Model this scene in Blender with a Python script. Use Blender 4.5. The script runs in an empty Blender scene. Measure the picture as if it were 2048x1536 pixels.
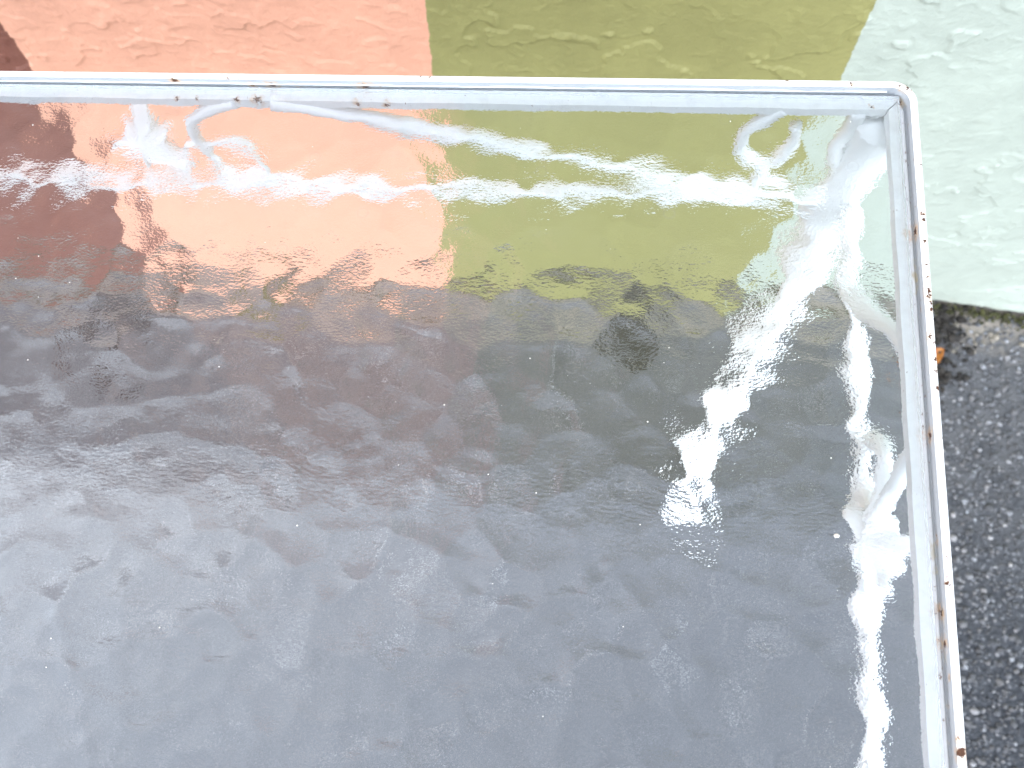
import bpy, math, random
import numpy as np
from mathutils import Matrix, Vector

S = bpy.context.scene
COL = S.collection
rad = math.radians
random.seed(7)
RNG = np.random.default_rng(7)

# ------------------------------------------------------------------ camera
cam_d = bpy.data.cameras.new("camera")
cam = bpy.data.objects.new("camera", cam_d)
COL.objects.link(cam)
cam_d.sensor_fit = 'HORIZONTAL'
cam_d.sensor_width = 36.0
cam_d.lens = 36.0 * 1538.0 / 2048.0
cam_d.clip_start = 0.01
cam_d.clip_end = 500.0
ex = Vector((0.9944, 0.0720, -0.0775))       # right
ey = Vector((-0.0490, 0.9630, 0.2651))       # up
ez = Vector((0.0937, -0.2598, 0.9611))       # back
ex.normalize(); ez = (ez - ez.dot(ex) * ex).normalized(); ey = ez.cross(ex)
cam.matrix_world = Matrix(((ex.x, ey.x, ez.x, 0.0), (ex.y, ey.y, ez.y, 0.0),
                           (ex.z, ey.z, ez.z, 1.05), (0, 0, 0, 1)))
cam_d.dof.use_dof = True
cam_d.dof.focus_distance = 0.37
cam_d.dof.aperture_fstop = 11.0
S.camera = cam

# ------------------------------------------------------------------ sky, sun, exposure
SUN_EL, SUN_AZ = rad(48), rad(-48)            # azimuth clockwise from +Y
world = bpy.data.worlds.new("World")
S.world = world
world.use_nodes = True
wn, wl = world.node_tree.nodes, world.node_tree.links
wn.clear()
sky = wn.new('ShaderNodeTexSky')
sky.sky_type = 'NISHITA'
sky.sun_disc = False
sky.sun_elevation = SUN_EL
sky.sun_rotation = SUN_AZ
sky.air_density = 1.0
sky.dust_density = 1.2
sky.ozone_density = 1.0
hs = wn.new('ShaderNodeHueSaturation')
hs.inputs['Saturation'].default_value = 0.38
bg = wn.new('ShaderNodeBackground')
bg.inputs['Strength'].default_value = 0.15
wo = wn.new('ShaderNodeOutputWorld')
wl.new(sky.outputs[0], hs.inputs['Color'])
wl.new(hs.outputs[0], bg.inputs['Color'])
wl.new(bg.outputs[0], wo.inputs['Surface'])

sun_d = bpy.data.lights.new("sun", 'SUN')
sun_d.energy = 1.0
sun_d.angle = rad(12)
sun_d.color = (1.0, 0.97, 0.93)
sun = bpy.data.objects.new("sun", sun_d)
COL.objects.link(sun)
sd = Vector((math.sin(SUN_AZ) * math.cos(SUN_EL), math.cos(SUN_AZ) * math.cos(SUN_EL), math.sin(SUN_EL)))
sun.rotation_euler = sd.to_track_quat('Z', 'Y').to_euler()
sun.location = sd * 8

S.view_settings.view_transform = 'Standard'
S.view_settings.look = 'None'
S.view_settings.gamma = 1.0
S.view_settings.use_curve_mapping = False
S.view_settings.exposure = 3.08

S.render.engine = 'CYCLES'
cy = S.cycles
cy.max_bounces = 14
cy.transmission_bounces = 12
cy.transparent_max_bounces = 16
cy.glossy_bounces = 5
cy.diffuse_bounces = 3
cy.caustics_refractive = True
cy.caustics_reflective = True
cy.sample_clamp_indirect = 8.0
cy.use_denoising = True
cy.use_adaptive_sampling = False

# ------------------------------------------------------------------ node helpers
class NT:
    def __init__(self, name):
        self.m = bpy.data.materials.new(name)
        self.m.use_nodes = True
        self.t = self.m.node_tree
        self.t.nodes.clear()
        self.out = self.t.nodes.new('ShaderNodeOutputMaterial')
    def n(self, typ, **kw):
        nd = self.t.nodes.new(typ)
        for k, v in kw.items():
            setattr(nd, k, v)
        return nd
    def put(self, sock, v):
        if hasattr(v, 'is_output'):
            self.t.links.new(v, sock)
        else:
            sock.default_value = v
    def math(self, op, a, b=0.0, c=0.0, clamp=False):
        nd = self.n('ShaderNodeMath', operation=op, use_clamp=clamp)
        self.put(nd.inputs[0], a); self.put(nd.inputs[1], b); self.put(nd.inputs[2], c)
        return nd.outputs[0]
    def ramp(self, v, lo, hi, a=0.0, b=1.0, smooth=True):
        nd = self.n('ShaderNodeMapRange', interpolation_type='SMOOTHSTEP' if smooth else 'LINEAR')
        for i, x in enumerate((v, lo, hi, a, b)):
            self.put(nd.inputs[i], x)
        return nd.outputs[0]
    def mix(self, f, a, b, mode='MIX'):
        nd = self.n('ShaderNodeMix', data_type='RGBA', blend_type=mode)
        self.put(nd.inputs[0], f)
        self.put(nd.inputs[6], a if hasattr(a, 'is_output') else (*a, 1.0))
        self.put(nd.inputs[7], b if hasattr(b, 'is_output') else (*b, 1.0))
        return nd.outputs[2]
    def noise(self, co, scale, detail=2.0, rough=0.5, dist=0.0):
        nd = self.n('ShaderNodeTexNoise')
        self.put(nd.inputs['Vector'], co)
        nd.inputs['Scale'].default_value = scale
        nd.inputs['Detail'].default_value = detail
        nd.inputs['Roughness'].default_value = rough
        nd.inputs['Distortion'].default_value = dist
        return nd
    def obj(self):
        return self.n('ShaderNodeTexCoord').outputs['Object']
    def mapped(self, co, scale=(1, 1, 1), loc=(0, 0, 0)):
        nd = self.n('ShaderNodeMapping')
        self.put(nd.inputs['Vector'], co)
        nd.inputs['Scale'].default_value = scale
        nd.inputs['Location'].default_value = loc
        return nd.outputs[0]
    def bump(self, h, strength=1.0, dist=1.0, normal=None):
        nd = self.n('ShaderNodeBump')
        nd.inputs['Strength'].default_value = strength
        nd.inputs['Distance'].default_value = dist
        self.put(nd.inputs['Height'], h)
        if normal is not None:
            self.put(nd.inputs['Normal'], normal)
        return nd.outputs[0]
    def bsdf(self, color, rough=0.5, normal=None, spec=0.5, **kw):
        p = self.n('ShaderNodeBsdfPrincipled')
        self.put(p.inputs['Base Color'], color if hasattr(color, 'is_output') else (*color, 1.0))
        self.put(p.inputs['Roughness'], rough)
        p.inputs['Specular IOR Level'].default_value = spec
        if normal is not None:
            self.put(p.inputs['Normal'], normal)
        for k, v in kw.items():
            self.put(p.inputs[k], v)
        self.t.links.new(p.outputs[0], self.out.inputs['Surface'])
        return self.m

# ------------------------------------------------------------------ materials
TC = Vector((-0.420, -0.110, 0.0))            # table centre on the ground

# rust chips on the frame, (x, y, z, radius) in world metres
CHIPS = [
 (-0.1919,0.2457,0.7200,0.0012),(-0.1784,0.2456,0.7200,0.0007),(0.0908,0.2488,0.7200,0.0012),
 (0.1204,0.2471,0.7200,0.0012),(0.1430,0.2463,0.7200,0.0014),(0.1470,0.2455,0.7200,0.0020),
 (-0.0901,0.2488,0.7200,0.0010),(-0.0855,0.2488,0.7200,0.0010),
 (-0.2220,0.2458,0.7173,0.0026),(-0.1814,0.2458,0.7141,0.0020),(-0.1705,0.2458,0.7140,0.0028),
 (-0.1569,0.2458,0.7142,0.0015),(-0.1203,0.2458,0.7140,0.0032),(-0.1125,0.2458,0.7140,0.0014),
 (-0.2226,0.2390,0.7100,0.0011),(-0.2115,0.2390,0.7100,0.0009),(-0.1898,0.2390,0.7100,0.0014),
 (-0.1782,0.2390,0.7100,0.0026),(0.1324,0.2400,0.7100,0.0009),(-0.1246,0.2388,0.7080,0.0018),
 (-0.1089,0.2388,0.7080,0.0018),
 (0.1460,0.2440,0.7110,0.0018),(0.1475,0.1733,0.7130,0.0030),(0.1475,0.0773,0.7135,0.0028),
 (0.1475,0.0044,0.7120,0.0024),(0.1475,-0.0079,0.7135,0.0024),(0.1475,-0.0202,0.7158,0.0011),
 (0.1475,0.0322,0.7130,0.0012),(0.1475,0.0352,0.7125,0.0010),(0.1475,-0.0308,0.7125,0.0010),
 (0.1475,0.1349,0.7130,0.0010),
 (0.1500,0.2038,0.7200,0.0009),(0.1493,0.1790,0.7200,0.0011),(0.1495,0.1757,0.7200,0.0013),
 (0.1491,0.1658,0.7200,0.0012),(0.1492,0.1538,0.7200,0.0010),(0.1492,0.1476,0.7200,0.0010),
 (0.1494,0.1416,0.7200,0.0015),(0.1495,0.1392,0.7200,0.0015),(0.1499,0.1357,0.7200,0.0012),
 (0.1499,0.1331,0.7200,0.0013),(0.1482,0.1201,0.7200,0.0014),(0.1501,0.1172,0.7200,0.0011),
 (0.1500,0.1097,0.7200,0.0010),(0.1500,0.1043,0.7200,0.0011),(0.1499,0.0967,0.7200,0.0012),
 (0.1480,0.0152,0.7200,0.0013),(0.1482,-0.0418,0.7200,0.0010),(0.1486,-0.0465,0.7200,0.0028),
]

def frame_paint(name, base):
    k = NT(name)
    co = k.n('ShaderNodeNewGeometry').outputs['Position']
    wob = k.noise(co, 900, 2).outputs['Color']
    w1 = k.n('ShaderNodeVectorMath', operation='SUBTRACT'); k.put(w1.inputs[0], wob); w1.inputs[1].default_value = (.5, .5, .5)
    w2 = k.n('ShaderNodeVectorMath', operation='SCALE'); k.put(w2.inputs[0], w1.outputs[0]); w2.inputs['Scale'].default_value = 0.0042
    w3 = k.n('ShaderNodeVectorMath', operation='ADD'); k.put(w3.inputs[0], co); k.put(w3.inputs[1], w2.outputs[0])
    best = None
    for (x, y, z, r) in CHIPS:
        dn = k.n('ShaderNodeVectorMath', operation='DISTANCE')
        k.put(dn.inputs[0], w3.outputs[0]); dn.inputs[1].default_value = (x, y, z)
        v = k.math('DIVIDE', dn.outputs['Value'], r)
        best = v if best is None else k.math('MINIMUM', best, v)
    core = k.ramp(best, 0.80, 0.55)
    halo = k.math('MULTIPLY', k.ramp(best, 2.3, 0.7), k.ramp(k.noise(co, 350, 3).outputs['Fac'], 0.3, 0.7))
    # scattered fine pitting, denser on the right-hand bar
    pit = k.noise(k.mapped(co, (1, 0.6, 1)), 620, 3, 0.65).outputs['Fac']
    zone = k.noise(co, 24, 2).outputs['Fac']
    sep = k.n('ShaderNodeSeparateXYZ'); k.put(sep.inputs[0], co)
    right = k.ramp(sep.outputs['X'], 0.144, 0.147)
    thr = k.math('SUBTRACT', 0.738, k.math('ADD', k.math('MULTIPLY', right, 0.05), k.math('MULTIPLY', zone, 0.07)))
    pitm = k.ramp(k.math('SUBTRACT', pit, thr), 0.0, 0.02)
    # grime and yellow staining
    st = k.ramp(k.noise(co, 45, 5, 0.6).outputs['Fac'], 0.55, 0.8)
    fine = k.ramp(k.noise(co, 260, 4, 0.6).outputs['Fac'], 0.35, 0.75)
    st = k.math('MULTIPLY', st, fine)
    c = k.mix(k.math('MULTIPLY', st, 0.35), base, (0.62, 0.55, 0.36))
    # yellow run-off stain where the pane meets the right-hand channel
    seam = k.math('MULTIPLY', k.ramp(sep.outputs['X'], 0.1450, 0.1466), k.ramp(sep.outputs['Z'], 0.7165, 0.7125))
    seam = k.math('MULTIPLY', seam, k.ramp(k.noise(k.mapped(co, (1, .5, 1)), 110, 4, 0.65).outputs['Fac'], 0.56, 0.68))
    c = k.mix(k.math('MULTIPLY', seam, 0.5), c, (0.48, 0.36, 0.12))
    c = k.mix(k.math('MULTIPLY', k.ramp(k.noise(co, 120, 4).outputs['Fac'], 0.5, 0.75), 0.16), c, (0.5, 0.5, 0.5))
    c = k.mix(k.math('MULTIPLY', halo, 0.75), c, (0.55, 0.30, 0.10))
    rust = k.mix(k.noise(co, 1400, 2).outputs['Fac'], (0.012, 0.006, 0.004), (0.15, 0.055, 0.02))
    c = k.mix(core, c, rust)
    c = k.mix(k.math('MULTIPLY', pitm, 0.8), c, (0.16, 0.08, 0.04))
    h = k.math('MULTIPLY', k.noise(co, 320, 3).outputs['Fac'], 0.00012)
    h = k.math('SUBTRACT', h, k.math('MULTIPLY', core, 0.00025))
    ro = k.math('ADD', 0.34, k.math('MULTIPLY', core, 0.5))
    return k.bsdf(c, ro, k.bump(h))
M_PAINT = frame_paint("weathered_white_paint", (0.85, 0.86, 0.86))
M_FACE_SHADE = frame_paint("shade_grey_paint", (0.33, 0.345, 0.36))  # white frame paint with the inner face's shade put into the base colour

def under_paint():
    k = NT("glossy_white_enamel")
    co = k.n('ShaderNodeNewGeometry').outputs['Position']
    f = k.ramp(k.noise(co, 60, 5, 0.6).outputs['Fac'], 0.6, 0.8)
    c = k.mix(k.math('MULTIPLY', f, 0.3), (0.87, 0.88, 0.88), (0.6, 0.55, 0.45))
    h = k.math('MULTIPLY', k.noise(co, 250, 3).outputs['Fac'], 0.0002)
    return k.bsdf(c, 0.3, k.bump(h))
M_ENAMEL = under_paint()

def hammered(name, under):
    """clear glass; the large relief is modelled, the shader adds the fine orange-peel grain"""
    k = NT(name)
    co = k.obj()
    if under:
        mask = k.ramp(k.noise(k.mapped(co, (1, 1, 1), (3, 1, 0)), 48, 1, 0.5).outputs['Fac'], 0.36, 0.62, 0.35, 1.0)
        fine = k.noise(k.mapped(co, (0.75, 1.15, 1)), 820, 1.5, 0.55).outputs['Fac']
        h = k.math('MULTIPLY', k.math('MULTIPLY', fine, mask), 0.00015)
    else:
        h = k.math('MULTIPLY', k.noise(k.mapped(co, (0.6, 1.2, 1)), 620, 2).outputs['Fac'], 0.000070)
    g = k.n('ShaderNodeBsdfGlass')
    g.inputs['Color'].default_value = (0.97, 0.985, 0.985, 1)
    g.inputs['Roughness'].default_value = 0.0
    g.inputs['IOR'].default_value = 1.5
    k.put(g.inputs['Normal'], k.bump(h))
    if under:
        k.t.links.new(g.outputs[0], k.out.inputs['Surface'])
        return k.m
    # thin film of settled dust, dried drops and grime gathered along the frame
    sep = k.n('ShaderNodeSeparateXYZ'); k.put(sep.inputs[0], co)
    ed = k.math('MINIMUM', k.math('SUBTRACT', 0.565, k.math('ABSOLUTE', sep.outputs['X'])), k.math('SUBTRACT', 0.354, k.math('ABSOLUTE', sep.outputs['Y'])))
    ed = k.math('ADD', ed, k.math('MULTIPLY', k.math('SUBTRACT', k.noise(co, 120, 4, 0.6).outputs['Fac'], 0.5), 0.03))
    film = k.math('ADD', 0.010, k.math('MULTIPLY', k.ramp(k.noise(co, 9, 5, 0.65).outputs['Fac'], 0.4, 0.75), 0.03))
    film = k.math('ADD', film, k.ramp(ed, 0.012, -0.004, 0.0, 0.10))
    v = k.n('ShaderNodeTexVoronoi', voronoi_dimensions='2D'); k.put(v.inputs['Vector'], co); v.inputs['Scale'].default_value = 38
    ring = k.math('MULTIPLY', k.ramp(k.math('ABSOLUTE', k.math('SUBTRACT', v.outputs['Distance'], 0.10)), 0.03, 0.0), k.ramp(v.outputs['Color'], 0.72, 0.74))
    film = k.math('ADD', film, k.math('MULTIPLY', ring, 0.06))
    du = k.n('ShaderNodeBsdfDiffuse'); du.inputs['Color'].default_value = (0.62, 0.60, 0.57, 1)
    mx = k.n('ShaderNodeMixShader'); k.put(mx.inputs[0], film)
    k.t.links.new(g.outputs[0], mx.inputs[1]); k.t.links.new(du.outputs[0], mx.inputs[2])
    k.t.links.new(mx.outputs[0], k.out.inputs['Surface'])
    return k.m
M_GLASS_TOP = hammered("clear_glass_top", False)
M_GLASS_UNDER = hammered("hammered_glass_underside", True)

def wall_paint():
    k = NT("painted_stucco")
    co = k.obj()
    sep = k.n('ShaderNodeSeparateXYZ'); k.put(sep.inputs[0], co)
    z = sep.outputs['Z']
    jit = k.math('MULTIPLY', k.math('SUBTRACT', k.noise(co, 90, 3).outputs['Fac'], 0.5), 0.006)
    u = k.math('ADD', sep.outputs['X'], jit)
    zl = k.math('MINIMUM', z, 0.75)
    zu = k.math('MAXIMUM', k.math('SUBTRACT', z, 0.75), 0.0)
    def edge(a, s1, s2):
        b = k.math('ADD', k.math('ADD', a, k.math('MULTIPLY', zl, s1)), k.math('MULTIPLY', zu, s2))
        return k.ramp(k.math('SUBTRACT', u, b), -0.0006, 0.0006)
    vb = k.math('ADD', k.math('MULTIPLY', k.noise(co, 14, 4).outputs['Fac'], 0.6), k.math('MULTIPLY', k.noise(k.mapped(co, (1, 1, 0.45)), 55, 4, 0.65).outputs['Fac'], 0.4))
    def tone(c):
        return k.mix(k.ramp(vb, 0.3, 0.7), tuple(x * 0.91 for x in c), tuple(min(x * 1.06, .86) for x in c))
    c = k.mix(edge(-0.640, 0.255, -0.29), tone((0.20, 0.077, 0.053)), tone((0.745, 0.375, 0.252)))
    c = k.mix(edge(-0.203, 0.12, -0.093), c, tone((0.285, 0.264, 0.100)))
    c = k.mix(edge(0.2178, -0.039, 0.27), c, tone((0.42, 0.455, 0.385)))
    # dirt splashed on the foot of the wall
    dz = k.ramp(k.math('ADD', z, k.math('MULTIPLY', k.noise(co, 60, 5, 0.6).outputs['Fac'], 0.05)), 0.05, 0.022)
    c = k.mix(k.math('MULTIPLY', dz, 0.45), c, (0.42, 0.37, 0.28))
    # trowelled relief
    r1 = k.noise(k.mapped(co, (1, 1, 1.5)), 34, 4, 0.6, 0.8).outputs['Fac']
    pl = k.ramp(r1, 0.50, 0.56)
    far = k.ramp(z, 0.6, 0.75)
    h = k.math('MULTIPLY', k.math('MULTIPLY', pl, far), 0.0016)
    h = k.math('ADD', h, k.math('MULTIPLY', k.noise(co, 150, 4, 0.6).outputs['Fac'], 0.0009))
    h = k.math('ADD', h, k.math('MULTIPLY', k.noise(k.mapped(co, (1, 1, 1.8)), 700, 3).outputs['Fac'], 0.00016))
    return k.bsdf(c, 0.5, k.bump(h), 0.4)
M_WALL = wall_paint()

def asphalt():
    k = NT("asphalt")
    co = k.obj()
    sep = k.n('ShaderNodeSeparateXYZ'); k.put(sep.inputs[0], co)
    n1 = k.noise(co, 130, 4, 0.65).outputs['Fac']
    c = k.mix(k.ramp(n1, 0.35, 0.7), (0.022, 0.024, 0.029), (0.075, 0.079, 0.087))
    v = k.n('ShaderNodeTexVoronoi'); k.put(v.inputs['Vector'], co); v.inputs['Scale'].default_value = 150
    st = k.ramp(v.outputs['Distance'], 0.42, 0.25)
    pick = k.ramp(k.noise(co, 60, 2).outputs['Fac'], 0.4, 0.6)
    c = k.mix(k.math('MULTIPLY', k.math('MULTIPLY', st, pick), 0.6), c, (0.26, 0.26, 0.27))
    # pale dust settled on the stones, thicker towards the wall
    dusty = k.math('MULTIPLY', k.ramp(sep.outputs['Y'], -0.10, 0.36), k.ramp(k.noise(co, 35, 5, 0.65).outputs['Fac'], 0.25, 0.6))
    c = k.mix(k.math('MULTIPLY', dusty, 0.75), c, (0.155, 0.150, 0.148))
    # sandy silt washed against the wall
    yy = k.math('ADD', sep.outputs['Y'], k.math('MULTIPLY', k.math('SUBTRACT', k.noise(co, 18, 4).outputs['Fac'], 0.5), 0.10))
    silt = k.math('MULTIPLY', k.ramp(yy, 0.345, 0.41), k.ramp(k.noise(co, 90, 3).outputs['Fac'], 0.3, 0.55))
    c = k.mix(k.math('MULTIPLY', silt, 0.85), c, (0.36, 0.31, 0.25))
    h = k.math('MULTIPLY', n1, 0.004)
    h = k.math('ADD', h, k.math('MULTIPLY', st, 0.001))
    return k.bsdf(c, 0.75, k.bump(h), 0.4)
M_ASPH = asphalt()

def stone():
    k = NT("aggregate_stone")
    at = k.n('ShaderNodeAttribute', attribute_name='tone')
    co = k.obj()
    n = k.noise(co, 700, 3).outputs['Fac']
    c = k.mix(k.ramp(n, 0.3, 0.7, 0.0, 0.5), at.outputs['Color'], (0.05, 0.05, 0.055))
    return k.bsdf(c, 0.6, k.bump(k.math('MULTIPLY', n, 0.0006)), 0.45)
M_STONE = stone()

def simple(name, c1, c2, scale, rough=0.7, bump=0.0):
    k = NT(name)
    co = k.obj()
    n = k.noise(co, scale, 4, 0.6).outputs['Fac']
    return k.bsdf(k.mix(k.ramp(n, 0.3, 0.7), c1, c2), rough, k.bump(k.math('MULTIPLY', n, bump)) if bump else None)
M_MOSS = simple("moss", (0.025, 0.028, 0.010), (0.10, 0.095, 0.03), 160, 0.9)
M_DEBRIS = simple("dark_litter", (0.010, 0.009, 0.008), (0.045, 0.036, 0.027), 140, 0.85)
M_LEAF_O = simple("orange_dry_leaf", (0.30, 0.085, 0.010), (0.44, 0.16, 0.02), 120, 0.55)
M_LEAF_B = simple("brown_dry_leaf", (0.07, 0.045, 0.02), (0.20, 0.13, 0.06), 120, 0.6)
M_WEED = simple("weed_green", (0.05, 0.065, 0.010), (0.12, 0.125, 0.025), 90, 0.55)
M_DUST = simple("pale_dust", (0.6, 0.57, 0.5), (0.8, 0.78, 0.72), 900, 0.8)
M_SEAL = simple("white_sealant", (0.72, 0.74, 0.74), (0.82, 0.83, 0.83), 200, 0.5)
M_DARK = simple("seam_grime", (0.03, 0.03, 0.03), (0.10, 0.09, 0.08), 400, 0.9)

# ------------------------------------------------------------------ mesh helpers
def mesh_obj(name, verts, faces, mat, parent=None, smooth=False, loc=None):
    me = bpy.data.meshes.new(name)
    me.from_pydata([tuple(v) for v in verts], [], [tuple(f) for f in faces])
    me.update()
    if smooth:
        me.polygons.foreach_set('use_smooth', [True] * len(me.polygons))
    for m in (mat if isinstance(mat, (list, tuple)) else [mat]):
        me.materials.append(m)
    o = bpy.data.objects.new(name, me)
    COL.objects.link(o)
    if parent is not None:
        o.parent = parent
    if loc is not None:
        o.location = loc
    return o

def tag(o, label=None, cat=None, group=None, kind=None):
    for k_, v in (('label', label), ('category', cat), ('group', group), ('kind', kind)):
        if v:
            o[k_] = v
    return o

def spline(pts, n=8):
    """Catmull-Rom through pts (rows of any width)"""
    P = np.array(pts, float)
    P = np.vstack([2 * P[0] - P[1], P, 2 * P[-1] - P[-2]])
    out = []
    for i in range(1, len(P) - 2):
        p0, p1, p2, p3 = P[i - 1], P[i], P[i + 1], P[i + 2]
        for t in np.arange(n) / n:
            out.append(0.5 * ((2 * p1) + (-p0 + p2) * t + (2 * p0 - 5 * p1 + 4 * p2 - p3) * t * t + (-p0 + 3 * p1 - 3 * p2 + p3) * t ** 3))
    out.append(P[-2])
    return np.array(out)

def tube_data(path, seg=12, power=2.0, flat=1.0, up=(0, 0, 1)):
    """path rows = x, y, z, radius; superellipse section, closed ends"""
    P = path[:, :3]; R = path[:, 3]
    T = np.gradient(P, axis=0)
    T /= np.linalg.norm(T, axis=1)[:, None] + 1e-12
    up = np.array(up, float)
    a = up - T[0].dot(up) * T[0]
    if np.linalg.norm(a) < 1e-3:
        a = np.array([1., 0, 0]) - T[0][0] * T[0]
    a /= np.linalg.norm(a)
    V, F = [], []
    th = np.arange(seg) * 2 * np.pi / seg + np.pi / seg
    cs = np.sign(np.cos(th)) * np.abs(np.cos(th)) ** (2 / power)
    sn = np.sign(np.sin(th)) * np.abs(np.sin(th)) ** (2 / power)
    for i in range(len(P)):
        a = a - T[i].dot(a) * T[i]; a /= np.linalg.norm(a)
        b = np.cross(T[i], a)
        for c_, s_ in zip(cs, sn):
            V.append(P[i] + R[i] * (c_ * a + flat * s_ * b))
    for i in range(len(P) - 1):
        for j in range(seg):
            k2 = (j + 1) % seg
            F.append((i * seg + j, i * seg + k2, (i + 1) * seg + k2, (i + 1) * seg + j))
    F.append(tuple(range(seg))[::-1])
    F.append(tuple((len(P) - 1) * seg + j for j in range(seg)))
    return V, F

def tube(name, path, mat, parent, seg=12, power=2.0, flat=1.0, up=(0, 0, 1)):
    V, F = tube_data(np.array(path, float), seg, power, flat, up)
    return mesh_obj(name, V, F, mat, parent, smooth=(power < 3))

_tab = RNG.random((256, 256))
def vnoise(x, y, seed=0):
    x = x + seed * 17.37; y = y + seed * 9.71
    xi = np.floor(x).astype(int); yi = np.floor(y).astype(int)
    fx = x - xi; fy = y - yi
    fx = fx ** 3 * (fx * (fx * 6 - 15) + 10); fy = fy ** 3 * (fy * (fy * 6 - 15) + 10)
    g = lambda i, j: _tab[i & 255, j & 255]
    return (g(xi, yi) * (1 - fx) + g(xi + 1, yi) * fx) * (1 - fy) + (g(xi, yi + 1) * (1 - fx) + g(xi + 1, yi + 1) * fx) * fy
def fbm(x, y, oct=4, seed=0, gain=0.5):
    s = 0; a = 1; t = 0
    for i in range(oct):
        s = s + a * vnoise(x * 2 ** i, y * 2 ** i, seed + i * 3); t += a; a *= gain
    return s / t
def sstep(v, a, b):
    t = np.clip((v - a) / (b - a), 0, 1)
    return t * t * (3 - 2 * t)

# ------------------------------------------------------------------ ground
gs = 40.0
ground = mesh_obj("ground", [(-gs, -gs, 0), (gs, -gs, 0), (gs, gs, 0), (-gs, gs, 0)], [(0, 1, 2, 3)], M_ASPH)
tag(ground, kind='structure')

# ------------------------------------------------------------------ wall
WY = 0.43
def build_wall():
    xs = np.concatenate([np.linspace(-5, -0.70, 30)[:-1], np.arange(-0.70, 0.72, 0.0016), np.linspace(0.72, 5, 30)[1:]])
    zs = np.concatenate([np.arange(0.0, 0.62, 0.0016), np.linspace(0.62, 3.9, 50)[1:]])
    Xg, Zg = np.meshgrid(xs, zs)
    wx = Xg + 0.012 * (fbm(Xg * 30, Zg * 30, 3, 1) - 0.5) * 2
    wz = Zg + 0.012 * (fbm(Xg * 30, Zg * 30, 3, 5) - 0.5) * 2
    patch = sstep(fbm(Xg * 8, Zg * 8, 2, 9), 0.30, 0.54)
    n1 = fbm(wx * 17, wz * 24, 4, 12)
    plate = sstep(n1, 0.525, 0.540)                      # flattened trowel plateaus with crisp rims
    lip = np.exp(-((n1 - 0.537) / 0.008) ** 2)
    n2 = fbm(wx * 55 + wz * 15, wz * 70, 3, 21)
    blob = sstep(n2, 0.58, 0.66)
    n3 = fbm(wx * 15 - wz * 9, wz * 30 + wx * 12, 3, 33)
    ridge = np.exp(-((n3 - 0.5) / 0.007) ** 2)
    lumpy = 0.45 + 0.55 * sstep(-Xg, -0.05, 0.25)        # small lumps gather towards the salmon band
    h = 0.0012 * plate * (0.15 + 0.85 * patch) + patch * 0.0011 * lip + 0.0008 * blob * lumpy * sstep(fbm(Xg * 11, Zg * 11, 2, 14), .38, .58)
    h += 0.0008 * ridge * sstep(fbm(Xg * 9, Zg * 9, 2, 40), .42, .6)
    h += 0.0012 * (fbm(Xg * 9, Zg * 9, 3, 50) - 0.5) + 0.0007 * lumpy * (fbm(Xg * 120, Zg * 150, 3, 66) - 0.5)
    fade = sstep(Xg, -0.70, -0.66) * (1 - sstep(Xg, 0.67, 0.71)) * (1 - sstep(Zg, 0.57, 0.61))
    h = h * fade
    Y = WY - h - 0.017 * sstep(Xg, 0.46, 0.62) * (1 - sstep(Zg, 0.0, 0.09)) * fade
    # ragged undercut lower edge
    rag = 0.002 + 0.018 * fbm(Xg * 34, Xg * 0, 4, 60)
    Z = np.where(Zg < 0.03, np.maximum(Zg, rag * (1 - Zg / 0.03) + Zg), Zg)
    Y = Y + 0.006 * np.clip(1 - Zg / 0.006, 0, 1) * fade
    nz, nx = Xg.shape
    V = np.stack([Xg.ravel(), Y.ravel(), Z.ravel()], 1)
    idx = np.arange(nz * nx).reshape(nz, nx)
    F = np.stack([idx[:-1, :-1], idx[:-1, 1:], idx[1:, 1:], idx[1:, :-1]], -1).reshape(-1, 4)
    b = len(V)
    x0, x1, y0, y1, z0, z1 = -5, 5, WY + 0.012, WY + 0.22, -0.05, 3.9
    V = np.vstack([V, [(x0, y0, z0), (x1, y0, z0), (x1, y1, z0), (x0, y1, z0), (x0, y0, z1), (x1, y0, z1), (x1, y1, z1), (x0, y1, z1)]])
    B = np.array([(0, 1, 2, 3), (4, 7, 6, 5), (0, 4, 5, 1), (1, 5, 6, 2), (2, 6, 7, 3), (3, 7, 4, 0)]) + b
    F = np.vstack([F, B[:, ::-1] if False else B])
    me = bpy.data.meshes.new("stucco_wall")
    me.vertices.add(len(V)); me.vertices.foreach_set('co', V.astype(np.float32).ravel())
    me.loops.add(F.size); me.loops.foreach_set('vertex_index', F.astype(np.int32).ravel())
    me.polygons.add(len(F))
    me.polygons.foreach_set('loop_start', np.arange(0, F.size, 4, dtype=np.int32))
    me.update(calc_edges=True)
    sm = np.ones(len(F), bool); sm[-6:] = False
    me.polygons.foreach_set('use_smooth', sm)
    me.materials.append(M_WALL)
    o = bpy.data.objects.new("stucco_wall", me)
    COL.objects.link(o)
    return tag(o, "rough stucco wall painted in maroon, salmon, olive and mint bands behind the table", "wall")
build_wall()

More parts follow.
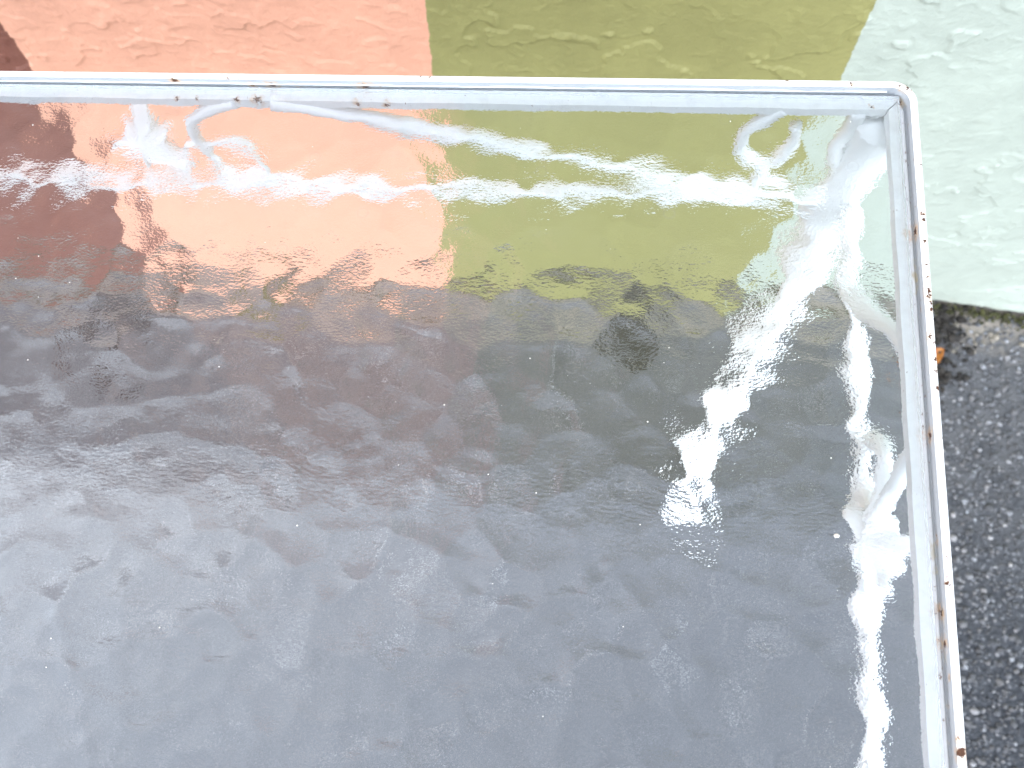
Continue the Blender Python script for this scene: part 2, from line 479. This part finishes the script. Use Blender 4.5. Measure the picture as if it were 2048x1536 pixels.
# ------------------------------------------------------------------ loose aggregate in the asphalt (uncountable)
def ico(sub):
    t = (1 + 5 ** .5) / 2
    v = [np.array(p, float) / math.hypot(1, t) for p in
         [(-1, t, 0), (1, t, 0), (-1, -t, 0), (1, -t, 0), (0, -1, t), (0, 1, t), (0, -1, -t), (0, 1, -t), (t, 0, -1), (t, 0, 1), (-t, 0, -1), (-t, 0, 1)]]
    f = [(0, 11, 5), (0, 5, 1), (0, 1, 7), (0, 7, 10), (0, 10, 11), (1, 5, 9), (5, 11, 4), (11, 10, 2), (10, 7, 6), (7, 1, 8),
         (3, 9, 4), (3, 4, 2), (3, 2, 6), (3, 6, 8), (3, 8, 9), (4, 9, 5), (2, 4, 11), (6, 2, 10), (8, 6, 7), (9, 8, 1)]
    for _ in range(sub):
        cache = {}; nf = []
        def mid(i, j):
            key = (min(i, j), max(i, j))
            if key not in cache:
                m = v[i] + v[j]; v.append(m / np.linalg.norm(m)); cache[key] = len(v) - 1
            return cache[key]
        for a, b, c in f:
            ab, bc, ca = mid(a, b), mid(b, c), mid(c, a)
            nf += [(a, ab, ca), (b, bc, ab), (c, ca, bc), (ab, bc, ca)]
        f = nf
    return np.array(v), np.array(f)

def build_aggregate():
    v1, f1 = ico(1); v0, f0 = ico(0)
    VV, FF, CC = [], [], []
    off = 0
    def add(x, y, r, fine, tone):
        nonlocal off
        v, f = (v1, f1) if fine else (v0, f0)
        s = np.array([RNG.uniform(.75, 1.3), RNG.uniform(.75, 1.2), RNG.uniform(.55, .85)]) * r
        q = v * (1 + RNG.normal(0, 0.10, (len(v), 1))) * s
        a = RNG.uniform(0, 6.28); ca, sa = math.cos(a), math.sin(a)
        q = np.stack([q[:, 0] * ca - q[:, 1] * sa + x, q[:, 0] * sa + q[:, 1] * ca + y, q[:, 2] + r * RNG.uniform(-.1, .35)], 1)
        VV.append(q); FF.append(f + off); CC.append(np.tile(tone, (len(v), 1))); off += len(v)
    def tone(y):
        g = RNG.choice([RNG.uniform(.04, .08), RNG.uniform(.08, .16), RNG.uniform(.18, .40)], p=[.36, .46, .18])
        w = RNG.uniform(-.03, .07)
        g += .05 * max(0.0, min(1.0, (y + .1) / .46))
        c = np.array([g * (1 + w), g, g * (1 - w + .03), 1.0])
        if y > .36 and RNG.random() < .35:
            c = np.array([.36, .31, .24, 1]) * RNG.uniform(.7, 1.2); c[3] = 1
        return c
    for _ in range(8500):        # strip beside the table
        x, y = RNG.uniform(.36, .80), RNG.uniform(-.40, .415)
        r = min(.0011 + RNG.gamma(2.0, .00055), .0046)
        add(x, y, r, True, tone(y))
    for _ in range(12000):       # the rest around and under the table
        x, y = RNG.uniform(-1.25, .36), RNG.uniform(-.75, .42)
        add(x, y, min(.0018 + RNG.gamma(2.2, .0009), .006), False, tone(y))
    for _ in range(3500):
        x, y = RNG.uniform(.80, 1.5), RNG.uniform(-.75, .42)
        add(x, y, min(.002 + RNG.gamma(2.2, .001), .006), False, tone(y))
    V = np.vstack(VV); F = np.vstack(FF); C = np.vstack(CC)
    me = bpy.data.meshes.new("asphalt_aggregate")
    me.vertices.add(len(V)); me.vertices.foreach_set('co', V.astype(np.float32).ravel())
    me.loops.add(F.size); me.loops.foreach_set('vertex_index', F.astype(np.int32).ravel())
    me.polygons.add(len(F)); me.polygons.foreach_set('loop_start', np.arange(0, F.size, 3, dtype=np.int32))
    me.update(calc_edges=True)
    me.polygons.foreach_set('use_smooth', np.ones(len(F), bool))
    ca = me.color_attributes.new('tone', 'FLOAT_COLOR', 'POINT')
    ca.data.foreach_set('color', C.astype(np.float32).ravel())
    me.materials.append(M_STONE)
    o = bpy.data.objects.new("asphalt_aggregate", me)
    COL.objects.link(o)
    return tag(o, "pale stones bedded in the dark asphalt", "gravel", kind='stuff')
build_aggregate()

# moss and crumbs along the foot of the wall (uncountable)
def build_moss():
    V, F = [], []
    v, f = ico(0)
    for _ in range(5200):
        x = RNG.uniform(-1.25, 1.3)
        dens = vnoise(np.array([x * 9.0]), np.array([0.3]), 70)[0]
        if RNG.random() > dens * 1.3:
            continue
        y = WY - 0.001 - abs(RNG.normal(0, .0035 + .006 * dens)) - .016 * float(sstep(np.array(x), .46, .62))
        r = RNG.uniform(.0008, .0026)
        z = RNG.uniform(0, .008)
        q = v * (1 + RNG.normal(0, .25, (12, 1))) * r + np.array([x, y, z])
        F.append(f + len(V) * 12); V.append(q)
    o = mesh_obj("moss", np.vstack(V), np.vstack(F), M_MOSS)
    return tag(o, "dark moss and crumbs along the foot of the wall", "moss", kind='stuff')
build_moss()

def build_soil():
    v, f = ico(0)
    V, F = [], []
    for _ in range(480):
        cx_, cy_, sg = ((.488, .395, .017), (.476, .325, .014), (-.70, .35, .03))[RNG.choice(3, p=[.5, .3, .2])]
        r = RNG.gamma(2.0, .0010) + .0006
        x, y = RNG.normal(cx_, sg), min(RNG.normal(cy_, sg), WY - .006)
        q = v * (1 + RNG.normal(0, .2, (12, 1))) * min(r, .006) + np.array([x, y, r * .5])
        F.append(f + len(V) * 12); V.append(q)
    o = mesh_obj("soil_crumbs", np.vstack(V), np.vstack(F), M_DEBRIS)
    return tag(o, "dark soil crumbs scattered near the foot of the wall", "soil", kind='stuff')
build_soil()

# ------------------------------------------------------------------ fallen leaves, litter, weed
def leaf(name, loc, length, width, rz, curl, mat, label, cat="leaf", tilt=(0, 0), group=None):
    n, m = 12, 7
    V, F = [], []
    for side in (0, 1):
        for i in range(n):
            t = i / (n - 1)
            w = width * (math.sin(math.pi * min(1, t * 0.97 + .03)) ** 0.8) * (1 - .25 * t)
            for j in range(m):
                s = (j / (m - 1) - .5) * 2
                x = (t - .5) * length
                y = s * w * .5 * (1 + .07 * math.sin(t * 25))
                z = .004 + curl * (s * s) * w + curl * .7 * length * (t - .45) ** 2 + (.0004 if side else 0) - .0006 * math.exp(-(s / .12) ** 2)
                V.append((x, y, z))
    o1 = n * m
    for i in range(n - 1):
        for j in range(m - 1):
            a = i * m + j
            F.append((o1 + a, o1 + a + m, o1 + a + m + 1, o1 + a + 1))
            F.append((a, a + 1, a + m + 1, a + m))
    for i in range(n - 1):
        for j in (0, m - 1):
            a = i * m + j
            q = (a, a + m, o1 + a + m, o1 + a)
            F.append(q if j == 0 else q[::-1])
    root = bpy.data.objects.new(name, None); COL.objects.link(root)
    root.location = loc; root.rotation_euler = (tilt[0], tilt[1], rz)
    mesh_obj("blade", V, F, mat, root, smooth=True)
    st = spline([(-length * .47, 0, .006, .0007), (-length * .62, .002, .006, .0006), (-length * .78, .006, .003, .0007)], 4)
    tube("stalk", st, mat, root, 6)
    return tag(root, label, cat, group)
leaf("fallen_leaf", (0.467, 0.349, 0.004), 0.044, 0.026, rad(35), .25, M_LEAF_O, "orange dry leaf on the asphalt beside the table's right edge", tilt=(.15, .1))
leaf("fallen_leaf", (0.066, 0.372, 0.004), 0.080, 0.060, rad(70), .3, M_DEBRIS, "dark brown dry leaf under the glass below the olive band", tilt=(.05, -.1))
leaf("fallen_leaf", (-0.71, 0.31, 0.003), 0.085, 0.055, rad(110), .2, M_DEBRIS, "dark dry leaf under the glass below the maroon band", tilt=(.05, .1))

def weed(loc, label):
    root = bpy.data.objects.new("weed_tuft", None); COL.objects.link(root); root.location = loc
    for i in range(22):
        a = RNG.uniform(0, 6.28); L = RNG.uniform(.03, .055); w = RNG.uniform(.007, .013)
        c_, s_ = math.cos(a), math.sin(a)
        V, F = [], []
        for q in range(6):
            t = q / 5
            r_ = L * t * .85; z = L * (t * .9 - .55 * t * t)
            ww = w * math.sin(math.pi * (.08 + .9 * t)) * .5
            for e in (-1, 1):
                V.append((c_ * r_ - s_ * ww * e, s_ * r_ + c_ * ww * e - .002, z))
        for q in range(5):
            F.append((2 * q, 2 * q + 1, 2 * q + 3, 2 * q + 2))
        V2 = [(x, y, z - .0004) for x, y, z in V]
        F2 = [tuple(i2 + len(V) for i2 in f_[::-1]) for f_ in F]
        mesh_obj("leaf_blade", V + V2, F + F2, M_WEED, root, smooth=True)
    return tag(root, label, "weed")
weed((-0.468, 0.392, 0.0), "small green weed tuft at the wall foot below the salmon band")

# ------------------------------------------------------------------ the table
table = bpy.data.objects.new("patio_table", None)
COL.objects.link(table)
table.location = TC
tag(table, "white metal patio table with a hammered glass top and rusty chipped frame", "table")
HX, HY = 0.5707, 0.359                  # outer half sizes
RT, GT, GTH = 0.720, 0.7152, 0.0050     # rim top, glass top, glass thickness
LZ = 0.7100                             # ledge top
RIM = 0.0032

def rounded_loop(hx, hy, r, n=8):
    pts = []
    for cx_, cy_, a0 in ((hx - r, hy - r, 0), (-hx + r, hy - r, 90), (-hx + r, -hy + r, 180), (hx - r, -hy + r, 270)):
        for i in range(n + 1):
            a = rad(a0 + 90 * i / n)
            pts.append((cx_ + r * math.cos(a), cy_ + r * math.sin(a)))
    return pts
def build_rim():
    e = .0007
    prof = [(0, .7005), (0, RT - e), (e * .3, RT - e * .3), (e, RT), (RIM - e, RT), (RIM - e * .3, RT - e * .3), (RIM, RT - e), (RIM - .0003, RT - .0024), (RIM - .0012, LZ + .0012), (RIM - .0008, LZ), (RIM - .0008, .7005)]
    V, F = [], []
    N = None
    for ins, z in prof:
        L = rounded_loop(HX - ins, HY - ins, max(.0115 - ins, .0016))
        # densify the straights slightly so the paint edge can waver
        N = len(L)
        V += [(x, y, z) for x, y in L]
    k_ = len(prof)
    for i in range(k_):
        i2 = (i + 1) % k_
        for j in range(N):
            j2 = (j + 1) % N
            F.append((i * N + j, i * N + j2, i2 * N + j2, i2 * N + j))
    o = mesh_obj("rim", V, F, [M_PAINT, M_FACE_SHADE], table)
    for i in (6, 7, 8):                      # inner channel face, greyed to stand in for its shade
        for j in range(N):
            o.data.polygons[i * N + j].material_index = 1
    return o
build_rim()

LEDGE = 0.0104                           # inner edge of ledge, measured from the outside
def build_ledges():
    a, g = RIM - .0006, .00016
    for side in range(4):
        hx, hy = (HX, HY) if side % 2 == 0 else (HY, HX)
        # local: bar along +x at +y side
        y1, y0 = hy - a, hy - LEDGE
        x1, x0 = hx - a - g, hx - LEDGE - g
        zt, zb = LZ, LZ - .0050
        nseg = 60
        V, F = [], []
        for i in range(nseg + 1):
            t = i / nseg
            for (yy, xe) in ((y1, x1), (y0, x0)):
                w = .00018 * math.sin(i * 1.7 + side) if yy == y0 else 0
                V.append((-xe + 2 * xe * t, yy + w, zt)); V.append((-xe + 2 * xe * t, yy + w, zb))
        for i in range(nseg):
            p = 4 * i; q = 4 * (i + 1)
            F += [(p, p + 2, q + 2, q), (p + 1, q + 1, q + 3, p + 3), (p + 2, p + 3, q + 3, q + 2), (p, q, q + 1, p + 1)]
        F += [(0, 1, 3, 2), (4 * nseg, 4 * nseg + 2, 4 * nseg + 3, 4 * nseg + 1)]
        o = mesh_obj("ledge", V, F, M_PAINT, table)
        o.rotation_euler = (0, 0, -math.pi / 2 * side)
build_ledges()

def bowls(X_, Y_, cell, depth, sharp, seed):
    """shallow hammered bowls: soft minimum of squared distances to jittered cell centres"""
    wx = X_ + cell * .9 * (fbm(X_ * 24, Y_ * 24, 2, seed) - .5)
    wy = Y_ + cell * .9 * (fbm(X_ * 24, Y_ * 24, 2, seed + 7) - .5)
    u, v = wx / cell, wy / cell * 1.2
    iu, iv = np.floor(u).astype(int), np.floor(v).astype(int)
    acc = np.zeros_like(u)
    for di in range(-2, 3):
        for dj in range(-2, 3):
            a, b = (iu + di), (iv + dj)
            px = a + _tab[(a + seed) & 255, b & 255]
            py = b + _tab[(b + 31) & 255, (a + seed * 3) & 255]
            acc += np.exp(-sharp * ((u - px) ** 2 + (v - py) ** 2))
    return -np.log(acc) / sharp * depth

def build_glass():
    # pane sits against the back, a little short of the right-hand rim
    x0, x1 = -HX + RIM + .0012, HX - RIM - .0030
    y0, y1 = -HY + RIM + .0030, HY - RIM - .0016
    zt, zb = GT, LZ + .0003
    st = .0017
    xs = np.linspace(x0, x1, int((x1 - x0) / st)); ys = np.linspace(y0, y1, int((y1 - y0) / st))
    Xg, Yg = np.meshgrid(xs, ys)
    wx, wy = Xg + TC.x, Yg + TC.y
    edge = np.minimum(np.minimum(Xg - x0, x1 - Xg), np.minimum(Yg - y0, y1 - Yg))
    fade = sstep(edge, 0.0, .012)
    under = bowls(wx, wy, .0160, .00105, 15.0, 11) + .00034 * (fbm(wx * 130, wy * 165, 2, 90) - .5)
    top = bowls(wx, wy, .0155, .00014, 18.0, 23) + .00003 * (fbm(wx * 60, wy * 110, 2, 95) - .5)
    under = under - under.min()
    V = np.vstack([np.stack([Xg.ravel(), Yg.ravel(), (zt - .00025 + (top - top.mean()) * fade).ravel()], 1),
                   np.stack([Xg.ravel(), Yg.ravel(), (zb + under * fade).ravel()], 1)])
    ny, nx = Xg.shape
    idx = np.arange(ny * nx).reshape(ny, nx)
    Q = np.stack([idx[:-1, :-1], idx[:-1, 1:], idx[1:, 1:], idx[1:, :-1]], -1).reshape(-1, 4)
    nq = len(Q)
    B = Q[:, ::-1] + ny * nx
    loop = np.concatenate([idx[0, :-1], idx[:-1, -1], idx[-1, :0:-1], idx[:0:-1, 0]])
    l2 = np.roll(loop, -1)
    E_ = np.stack([loop, loop + ny * nx, l2 + ny * nx, l2], 1)
    F = np.vstack([Q, B, E_])
    me = bpy.data.meshes.new("glass_top")
    me.vertices.add(len(V)); me.vertices.foreach_set('co', V.astype(np.float32).ravel())
    me.loops.add(F.size); me.loops.foreach_set('vertex_index', F.astype(np.int32).ravel())
    me.polygons.add(len(F)); me.polygons.foreach_set('loop_start', np.arange(0, F.size, 4, dtype=np.int32))
    me.update(calc_edges=True)
    me.materials.append(M_GLASS_TOP); me.materials.append(M_GLASS_UNDER)
    mi = np.zeros(len(F), np.int32); mi[nq:2 * nq] = 1
    me.polygons.foreach_set('material_index', mi)
    me.polygons.foreach_set('use_smooth', np.concatenate([np.ones(2 * nq, bool), np.zeros(len(E_), bool)]))
    # keep the pane's edge crisp
    ev = np.zeros(len(me.edges) * 2, np.int32); me.edges.foreach_get('vertices', ev); ev = ev.reshape(-1, 2)
    onb = np.zeros(len(V), bool); onb[loop] = True; onb[loop + ny * nx] = True
    sharp = onb[ev[:, 0]] & onb[ev[:, 1]]
    at = me.attributes.new('sharp_edge', 'BOOLEAN', 'EDGE')
    at.data.foreach_set('value', sharp)
    o = bpy.data.objects.new("glass_top", me)
    COL.objects.link(o); o.parent = table
    return o
build_glass()

def build_bead():
    n = 420
    path = []
    for i in range(n + 1):
        t = i / n
        x = -HX + .012 + (2 * HX - .024) * t
        w = fbm(np.array([x * 60.0]), np.array([1.5]), 3, 80)[0] - .5
        path.append((x, HY - RIM + .0003 + .0004 * w, GT + .0002 + .0005 * w, .00042 + .0004 * w))
    tube("sealant_bead", path, M_SEAL, table, 6)
build_bead()

# --- everything below the top, in table coordinates
def T(p):
    return (p[0] - TC.x, p[1] - TC.y, p[2])
RX, RY, RZ_ = 0.1485 - TC.x, 0.2350 - TC.y, 0.630       # apron rail half sizes and height
for side in range(4):
    hx, hy = (RX, RY) if side % 2 == 0 else (RY, RX)
    pth = [(-hx + 2 * hx * i / 20, hy, RZ_, .0046) for i in range(21)]
    o = tube("apron_rail", pth, M_ENAMEL, table, 8, 5.0)
    o.rotation_euler = (0, 0, -math.pi / 2 * side)

LEG = [(.1435, .2400, .7010, .0150), (.1440, .2420, .680, .0150), (.1450, .2420, .640, .0150), (.1465, .2370, .575, .0145), (.1500, .2240, .46, .0155),
       (.1515, .2140, .30, .0175), (.1500, .2000, .15, .0200), (.1470, .1800, .05, .0215), (.1450, .1620, .022, .0215)]
def mirror(pts, sx, sy):
    return [(p[0] * sx, p[1] * sy, p[2], p[3]) for p in pts]
legpath = [(*T(p), p[3]) for p in LEG]
footpath = [(*T((.1450, .1640, .026)), .0200), (*T((.1448, .1500, .024)), .0245), (*T((.1446, .1300, .022)), .0235), (*T((.1444, .1160, .019)), .0150), (*T((.1443, .1110, .016)), .004)]
for sx in (1, -1):
    for sy in (1, -1):
        lg = tube("leg", spline(mirror(legpath, sx, sy), 8), M_ENAMEL, table, 14)
        tube("foot", spline(mirror(footpath, sx, sy), 5), M_ENAMEL, lg, 14, 2.0, 1.0)

R0 = .0034
def long_side(sx, sy):
    """ornament of half a long side; coordinates (x, z) of the back right half in world metres"""
    yy = .241
    def rod(name, pts, r=R0):
        P = spline([(*T((x, yy, z)), r) for x, z in pts], 8)
        P[:, 0] *= sx; P[:, 1] *= sy
        tube(name, P, M_ENAMEL, table, 10)
    rod("hook_scroll", [(.092, .707), (.086, .700), (.0785, .690), (.0770, .673), (.0850, .660), (.0960, .659), (.1030, .669), (.1035, .685), (.1005, .694)], .0036)
    rod("scroll_link", [(.092, .659), (.094, .648), (.096, .632)], .0042)
    rod("arched_brace", [(-.172, .7065), (-.150, .7020), (-.106, .6875), (-.054, .6704), (-.010, .656), (.0325, .6415), (.075, .633), (.120, .633)], .0046)
    rod("scroll", [(-.192, .706), (-.209, .699), (-.228, .682), (-.2325, .664), (-.2345, .646), (-.226, .634), (-.212, .632), (-.203, .640), (-.2015, .652), (-.207, .663), (-.218, .668), (-.230, .664), (-.242, .662)], .0040)
    rod("corner_bracket", [(.128, .706), (.129, .692), (.127, .676), (.133, .655), (.142, .640)], .0045)
    leaf_ornament(((-.262, yy), .668), 'x', sx, sy)

def leaf_ornament(c, ax, sx, sy):
    """cast three-lobed leaf with a raised centre, lying in the plane of the apron"""
    (cu, cv), cz = c
    lobes = [(88, .036, .60), (190, .036, .50), (322, .040, .52), (140, .022, .6), (255, .024, .6), (20, .022, .5)]
    n = 60
    out = []
    for i in range(n):
        a = 2 * math.pi * i / n
        r = .0095
        for la, lr, lw in lobes:
            dlt = (a - rad(la) + math.pi) % (2 * math.pi) - math.pi
            r = max(r, lr * math.exp(-(dlt / (lw * .62)) ** 4) * (1 - .1 * math.cos(dlt * 9)))
        out.append((a, r * .82))
    V, F = [], []
    rings = [0.0, .35, .7, .92, 1.0]
    def place(u, z, d_):
        if ax == 'x':
            p = T((cu + u, cv + d_, cz + z))
        else:
            p = T((cu + d_, cv + u, cz + z))
        return (p[0] * sx, p[1] * sy, p[2])
    for face in (1, -1):
        for q, k_ in enumerate(rings):
            for a, r in out:
                bul = (.0065 * (1 - k_ ** 2) + .0012 * math.cos(a * 7) * k_ * (1 - k_) * 3 + .0012) * face * (1 if k_ < 1 else .2)
                V.append(place(r * k_ * math.cos(a), r * k_ * math.sin(a) * .72, bul + .020 * k_ * (r / .03) * math.sin(a)))
    m = len(rings)
    for fi, face in enumerate((1, -1)):
        o_ = fi * m * n
        for q in range(m - 1):
            for i in range(n):
                i2 = (i + 1) % n
                f_ = (o_ + q * n + i, o_ + q * n + i2, o_ + (q + 1) * n + i2, o_ + (q + 1) * n + i)
                F.append(f_ if face == 1 else f_[::-1])
    for i in range(n):
        i2 = (i + 1) % n
        F.append(((m - 1) * n + i, (m - 1) * n + i2, m * n + (m - 1) * n + i2, m * n + (m - 1) * n + i))
    mesh_obj("leaf_ornament", V, F, M_ENAMEL, table, smooth=True)

def short_side(sx, sy):
    xx = .1475
    def rod(name, pts, r=R0):
        P = spline([(*T((xx, y, z)), r) for y, z in pts], 8)
        P[:, 0] *= sx; P[:, 1] *= sy
        tube(name, P, M_ENAMEL, table, 10)
    rod("arched_brace", [(.228, .632), (.200, .629), (.177, .634), (.160, .650), (.147, .6666), (.130, .689), (.115, .703)], .0046)
    rod("scroll", [(.045, .652), (.056, .640), (.067, .632), (.082, .636), (.088, .648), (.083, .662), (.073, .667), (.064, .659), (.055, .650), (.046, .648)], .0044)
    rod("branch", [(.0780, .706), (.0700, .694), (.0610, .676), (.0520, .660), (.0450, .652)], .0046)
    leaf_ornament(((xx, .034), .654), 'y', sx, sy)
    rod("tail_scroll", [(.034, .645), (.026, .650), (.018, .657), (.012, .663)], .0036)

for sx in (1, -1):
    for sy in (1, -1):
        long_side(sx, sy)
        short_side(sx, sy)

# ------------------------------------------------------------------ specks on the glass
def speck(x, y, r, label):
    v, f = ico(1)
    q = v * (1 + RNG.normal(0, .14, (len(v), 1))) * np.array([r, r * .75, r * .5])
    o = mesh_obj("crumb", q, f, M_DUST, smooth=True, loc=(x, y, GT + r * .42))
    return tag(o, label, "crumb")
speck(0.1074, 0.032, .0012, "tiny pale crumb on the glass left of the right-hand scroll")
def dust():
    v, f = ico(0)
    V, F = [], []
    for _ in range(70):
        x, y = RNG.uniform(-.36, .14), RNG.uniform(-.06, .235)
        r = RNG.uniform(.00012, .00038)
        F.append(f + 12 * len(V))
        V.append(v * np.array([r, r, r * .6]) + np.array([x, y, GT + r * .5]))
    o = mesh_obj("dust_specks", np.vstack(V), np.vstack(F), M_DUST)
    tag(o, "white dust specks scattered over the glass top", "dust", kind='stuff')
dust()
